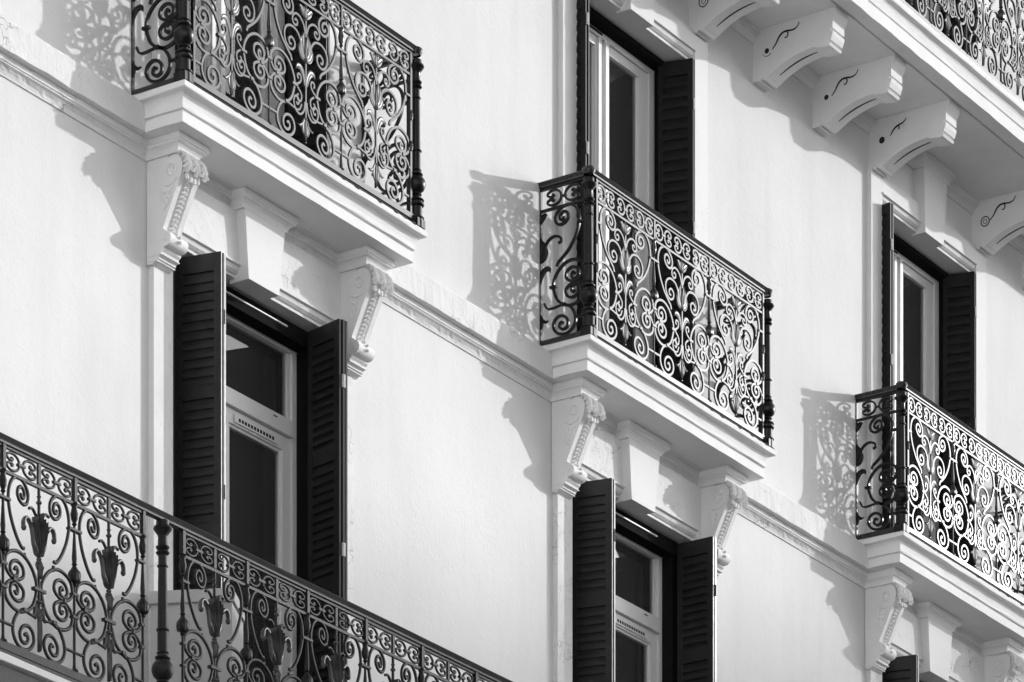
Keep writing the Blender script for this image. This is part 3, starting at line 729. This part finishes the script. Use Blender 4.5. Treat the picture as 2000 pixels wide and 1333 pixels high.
# ------------------------------------------------------------------ windows
def window_low(label, loc):
    t = thing('window', label, 'window', loc, 'tall windows of the lower floor')
    X = -1.015; Y = -.27
    f = MB(); y0, y1 = .27, .33
    zt, zb = -.455, -3.19
    f.box(.33, .405, y0, y1, zb, zt); f.box(1.628, 1.70, y0, y1, zb, zt); f.box(.405, 1.628, y0, y1, -.515, zt)
    f.box(.405, 1.628, y0-.012, y1, -.966, -.880); f.box(.405, 1.628, y0, y1, zb, zb+.07)
    o = f.build('frame', 'frame', t); o.location = (X, Y, 3.19)
    g = MB(); g.box(.40, 1.63, .30, .304, -.885, -.51); gp = g.build('transom_pane', 'glass', t); gp.location = (X, Y, 3.19)
    sb = MB(); sb.box(.405, .43, y0+.012, y1, -.88, -.515); sb.box(1.603, 1.628, y0+.012, y1, -.88, -.515); sb.build('glazing_bead', 'frame', gp)
    vent = None
    for (a, b) in ((.41, 1.008), (1.013, 1.624)):
        s = MB(); ya, yb = .282, .326
        s.box(a, a+.068, ya, yb, zb+.075, -.970); s.box(b-.068, b, ya, yb, zb+.075, -.970)
        s.box(a+.068, b-.068, ya, yb, -1.046, -.970); s.box(a+.068, b-.068, ya, yb, zb+.075, zb+.16)
        # sloped inner bead
        for (u0, u1) in ((a+.068, a+.080), (b-.080, b-.068)): s.box(u0, u1, ya+.014, yb, zb+.16, -1.046)
        s.box(a+.080, b-.080, ya+.014, yb, -1.060, -1.046)
        so_ = s.build('sash', 'frame', t); so_.location = (X, Y, 3.19)
        p = MB(); p.box(a+.066, b-.066, .306, .310, zb+.15, -1.044); p.build('glass_pane', 'glass', so_)
    v = MB(); v.box(1.115, 1.50, .272, .2825, -1.036, -.996)
    vo = v.build('vent_grille', 'frame', t); vo.location = (X, Y, 3.19)
    vs = MB()
    for i in range(12): vs.box(1.150 + i*.027, 1.150 + i*.027 + .018, .2712, .2722, -1.026, -1.008)
    vs.build('vent_slot', 'groove', vo)
    d = MB(); d.box(.31, 1.72, .175, .26, -.50, -.416); d.box(1.664, 1.728, .195, .268, -3.18, -.501); d.box(.303, .366, .195, .268, -3.18, -.501); bx = d.build('blind_box', 'dark_box', t); bx.location = (X, Y, 3.19)  # box and jamb strips carry the recess shade in their black
    d = MB(); d.box(.86, 1.44, .164, .1752, -.455, -.448); d.build('blind_rail', 'frame', bx)  # white strip drawn as the slit of sun on the box
    r = MB(); r.box(1.44, 1.475, .2555, .2582, -.905, -.899); r.build('drain_slot', 'groove', t).location = (X, Y, 3.19)
    cu = MB(); n = 60
    cu.add([(.40 + 1.2*i/n, .46 + .018*math.sin(i*1.3), z) for z in (-3.1, -.45) for i in range(n+1)], [(i, i+1, n+2+i, n+1+i) for i in range(n)])
    cu.build('curtain', 'curtain', t, True).location = (X, Y, 3.19)
    return t
WG = ['tall window under the top left balcony, white transom and vent, between open louvred shutters',
      'tall window under the middle balcony, sky reflected in its upper pane',
      'lower window at the bottom right corner, almost wholly hidden by its shutter']
wl = window_low(WG[0], (1.015, .27, -3.19))
for b in (1, 2): dup(wl, (1.015 + b*P, .27, -3.19), WG[b])

def window_up(label, loc, group):
    t = thing('window', label, 'window', loc, group)
    X = -.985; Y = -.30; zb, zt = .18, 2.458; Z = -.18
    f = MB(); y0, y1 = .30, .36
    f.box(.40, .462, y0, y1, zb, zt); f.box(1.536, 1.598, y0, y1, zb, zt); f.box(.462, 1.536, y0, y1, 2.424, zt); f.box(.462, 1.536, y0, y1, zb, zb+.06)
    f.build('frame', 'frame', t).location = (X, Y, Z)
    for (a, b) in ((.466, .996), (1.000, 1.533)):
        s = MB(); ya, yb = .312, .356; sl_w, sr_w = (.094, .058) if a < .9 else (.058, .094)
        s.box(a, a+sl_w, ya, yb, zb+.065, 2.420); s.box(b-sr_w, b, ya, yb, zb+.065, 2.420)
        s.box(a+sl_w, b-sr_w, ya, yb, 2.366, 2.420); s.box(a+sl_w, b-sr_w, ya, yb, zb+.065, zb+.16)
        s.box(a+sl_w, a+sl_w+.010, ya+.014, yb, zb+.16, 2.366); s.box(b-sr_w-.010, b-sr_w, ya+.014, yb, zb+.16, 2.366)
        so_ = s.build('sash', 'frame', t); so_.location = (X, Y, Z)
        p = MB(); p.box(a+sl_w-.002, b-sr_w+.002, .334, .338, zb+.15, 2.37); p.build('glass_pane', 'glass', so_)
    s = MB(); s.box(.955, .986, .298, .3125, zb+.065, 2.420); s.box(1.022, 1.058, .290, .3125, zb+.065, 2.420); s.build('meeting_stile', 'frame', t).location = (X, Y, Z)
    v = MB(); v.box(.72, .99, .293, .3005, 2.438, 2.450); v.build('vent_slot', 'groove', t).location = (X, Y, Z)
    d = MB(); d.box(.33, 1.665, .215, .299, 2.458, 2.486); d.box(1.600, 1.662, .235, .36, zb, 2.457); d.box(.335, .398, .235, .36, zb, 2.457)  # dark liner round the frame, reveal shade put into its colour
    d.build('blind_box', 'dark_box', t).location = (X, Y, Z)
    cu = MB(); n = 60
    cu.add([(.45 + 1.05*i/n, .47 + .018*math.sin(i*1.1), z) for z in (.2, 2.45) for i in range(n+1)], [(i, i+1, n+2+i, n+1+i) for i in range(n)])
    cu.build('curtain', 'curtain', t, True).location = (X, Y, Z)
    return t
UG = ['balcony window behind the top left railing, mostly hidden by the scrollwork',
      'balcony window above the middle balcony, white frame with dark folded shutters',
      'balcony window at the right edge, below the long balcony, shutters reflected in its glass']
wu = window_up(UG[0], (.985, .30, .18), 'balcony windows of the middle floor')
for b in (1, 2): dup(wu, (.985 + b*P + UDX[b], .30, .18), UG[b])
TG = ['top floor window behind the long balcony railing at the top right corner', 'top floor window above the middle balcony window, out of the frame above']
w3 = dup(wu, (.985 + 2*P, .30, 3.17), TG[0]); w3['group'] = 'top floor windows'

# ------------------------------------------------------------------ shutters
def leaf_mesh(w_, h, th, pitch, mids, top, bot, st, flip=1):
    """louvred leaf: x along its width, y its thickness, z up from 0"""
    f = MB()
    f.box(0, st, -th/2, th/2, 0, h); f.box(w_-st, w_, -th/2, th/2, 0, h)
    rails = [(0, bot)] + [(z-.035, z+.035) for z in mids] + [(h-top, h)]
    for a, b in rails: f.box(st, w_-st, -th/2+.001, th/2-.001, a, b)
    s = MB()
    for (a, b) in zip(rails, rails[1:]):
        n = max(1, int((b[0]-a[1])/pitch)); pt = (b[0]-a[1])/n
        for i in range(n):
            zc = a[1] + pt*(i+.5); x0, x1 = st-.002, w_-st+.002; y_ = th/2-.001; hh = pt*.215; up = pt*.82*flip
            vs = [(x, -y_, zc - hh - up/2) for x in (x0, x1)] + [(x, -y_, zc + hh - up/2) for x in (x0, x1)] + [(x, y_, zc + hh + up/2) for x in (x0, x1)] + [(x, y_, zc - hh + up/2) for x in (x0, x1)]
            s.add(vs, [(0,1,3,2),(2,3,5,4),(4,5,7,6),(6,7,1,0),(0,2,4,6),(1,7,5,3)])
    return f, s
def shutter(name, label, loc, base, h, w_, th, nleaf, a, b, pitch, mids, group, worn, top=.09, bot=.12, step=.021, flip=1, jamb=None, mat='shutter'):
    """stack of nleaf leaves folded together from point a (hinge) to b (outer edge), offsets along +x"""
    t = thing(name, label, 'shutter', loc, group)
    d = Vector((b[0]-a[0], b[1]-a[1], 0)); ang = math.atan2(d.y, d.x); L_ = d.length
    nrm = Vector((-math.sin(ang), math.cos(ang), 0))
    if nrm.x < 0: nrm = -nrm
    proto = None
    for k in range(nleaf):
        q = Vector((a[0], a[1], 0)) + nrm*step*k + d.normalized()*(.004*(k % 2))
        if proto is None:
            f, s = leaf_mesh(L_, h, th, pitch, mids, top, bot, .030 if w_ < .24 else .038, flip)
            proto = f.build('leaf', mat, t); s.build('slats', mat, proto)
            e = MB(); e.box(L_, L_+.0022, -th/2+.002, th/2-.002, .004, h-.004); e.build('worn_edge', worn, proto)  # edge strip; the pale version has sun painted in with the wear
            o = proto
        else: o = copy_tree(proto, t)
        o.location = q; o.rotation_euler = (0, 0, ang)
    if jamb:
        jb = MB(); j0 = Vector((jamb[0], jamb[1], h/2)); j1 = Vector((a[0], a[1], h/2)); jd = (j1-j0)/2
        jb.obox((j0+j1)/2, jd, Vector((-jd.y, jd.x, 0)).normalized()*.006, Vector((0,0,h/2)))
        jb.build('hanging_stile', 'shutter', t)
    # hinges
    hb = MB()
    for hz in (h*.16, h*.55, h*.88):
        c = Vector((a[0], a[1], hz)) + d + nrm*step*(nleaf-1)*.5
        hb.obox(c + d.normalized()*.004, nrm*step*.45, d.normalized()*.004, Vector((0,0,.035)))
        hb.lathe([(0,-.035),(.006,-.035),(.006,.035),(0,.035)], c.x + d.normalized().x*.006, c.y + d.normalized().y*.006, c.z, 8)
    hb.build('hinge', 'steel' if worn == 'shutter' else 'shutter', t)
    return t
SG = 'louvred shutters of the tall lower windows'
SLL = ['tall black louvred shutter left of the window under the top left balcony, pale worn edges',
       'tall black louvred shutter left of the window under the middle balcony',
       'black shutter at the bottom right corner, only its top corner in view']
SLR = ['tall black louvred shutter right of the window under the top left balcony, edge peeling',
       'tall black louvred shutter right of the window under the middle balcony, thin sunlit edge',
       'black shutter right of the window in the bottom right corner, below the frame']
hL = 2.70
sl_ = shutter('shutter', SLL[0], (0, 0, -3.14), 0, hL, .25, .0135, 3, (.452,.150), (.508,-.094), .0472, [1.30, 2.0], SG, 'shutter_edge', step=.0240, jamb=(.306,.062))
dup(sl_, (P - .012, 0, -3.14), SLL[1]); dup(sl_, (2*P - .012, 0, -3.14), SLL[2])
sr_ = shutter('shutter', SLR[0], (0, 0, -3.14), 0, hL, .25, .017, 3, (1.592,.135), (1.537,-.106), .0472, [1.30, 2.0], SG, 'shutter', step=.0225, flip=1, jamb=(1.722,.075), mat='shutter')
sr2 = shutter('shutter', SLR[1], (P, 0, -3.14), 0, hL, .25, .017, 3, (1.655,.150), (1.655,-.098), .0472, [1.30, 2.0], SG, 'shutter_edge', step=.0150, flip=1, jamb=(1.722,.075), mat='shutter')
UGp = 'folded shutters of the balcony windows'
ULL = ['folded black shutter left of the top left balcony window', 'folded black shutter left of the middle balcony window, steel hinges', 'folded black shutter left of the right balcony window, steel hinges']
ULR = ['folded black shutter right of the top left balcony window', 'folded black shutter right of the middle balcony window', 'folded black shutter right of the right balcony window']
u1 = shutter('folding_shutter', ULL[0], (0, 0, .20), 0, 2.27, .2, .015, 2, (.335,.225), (.318,-.008), .062, [], UGp, 'shutter', .07, .1, .022, mat='shutter_dark')
u2 = shutter('folding_shutter', ULR[0], (0, 0, .20), 0, 2.275, .2, .015, 2, (1.555,.245), (1.612,.036), .062, [], UGp, 'shutter', .09, .1, .022, flip=1, mat='shutter_dark')
for b in (1, 2):
    dup(u1, (b*P + UDX[b], 0, .20), ULL[b]); dup(u2, (b*P + UDX[b], 0, .20), ULR[b])
c1 = dup(u1, (2*P, 0, 3.18), 'folded black shutter left of the top floor window behind the long balcony'); c2 = dup(u2, (2*P, 0, 3.18), 'folded black shutter right of the top floor window behind the long balcony')

# ------------------------------------------------------------------ cabinet on the lower balcony
p0, p1 = Vector((.10, .045)), Vector((.285, -.325))
dv = p1 - p0; an = math.atan2(dv.y, dv.x); L_ = dv.length
t = thing('storage_cabinet', 'pale storage cabinet standing on the lower long balcony behind its railing', 'cabinet', (p0.x, p0.y, -3.22), None, an)
m = MB(); m.box(0, L_, .012, .34, 0, .90); m.build('body', 'cabinet', t)
m = MB(); m.box(-.012, L_+.012, -.004, .352, .90, .93); m.box(-.006, L_+.006, .004, .346, .93, .965); m.build('top', 'cabinet', t)
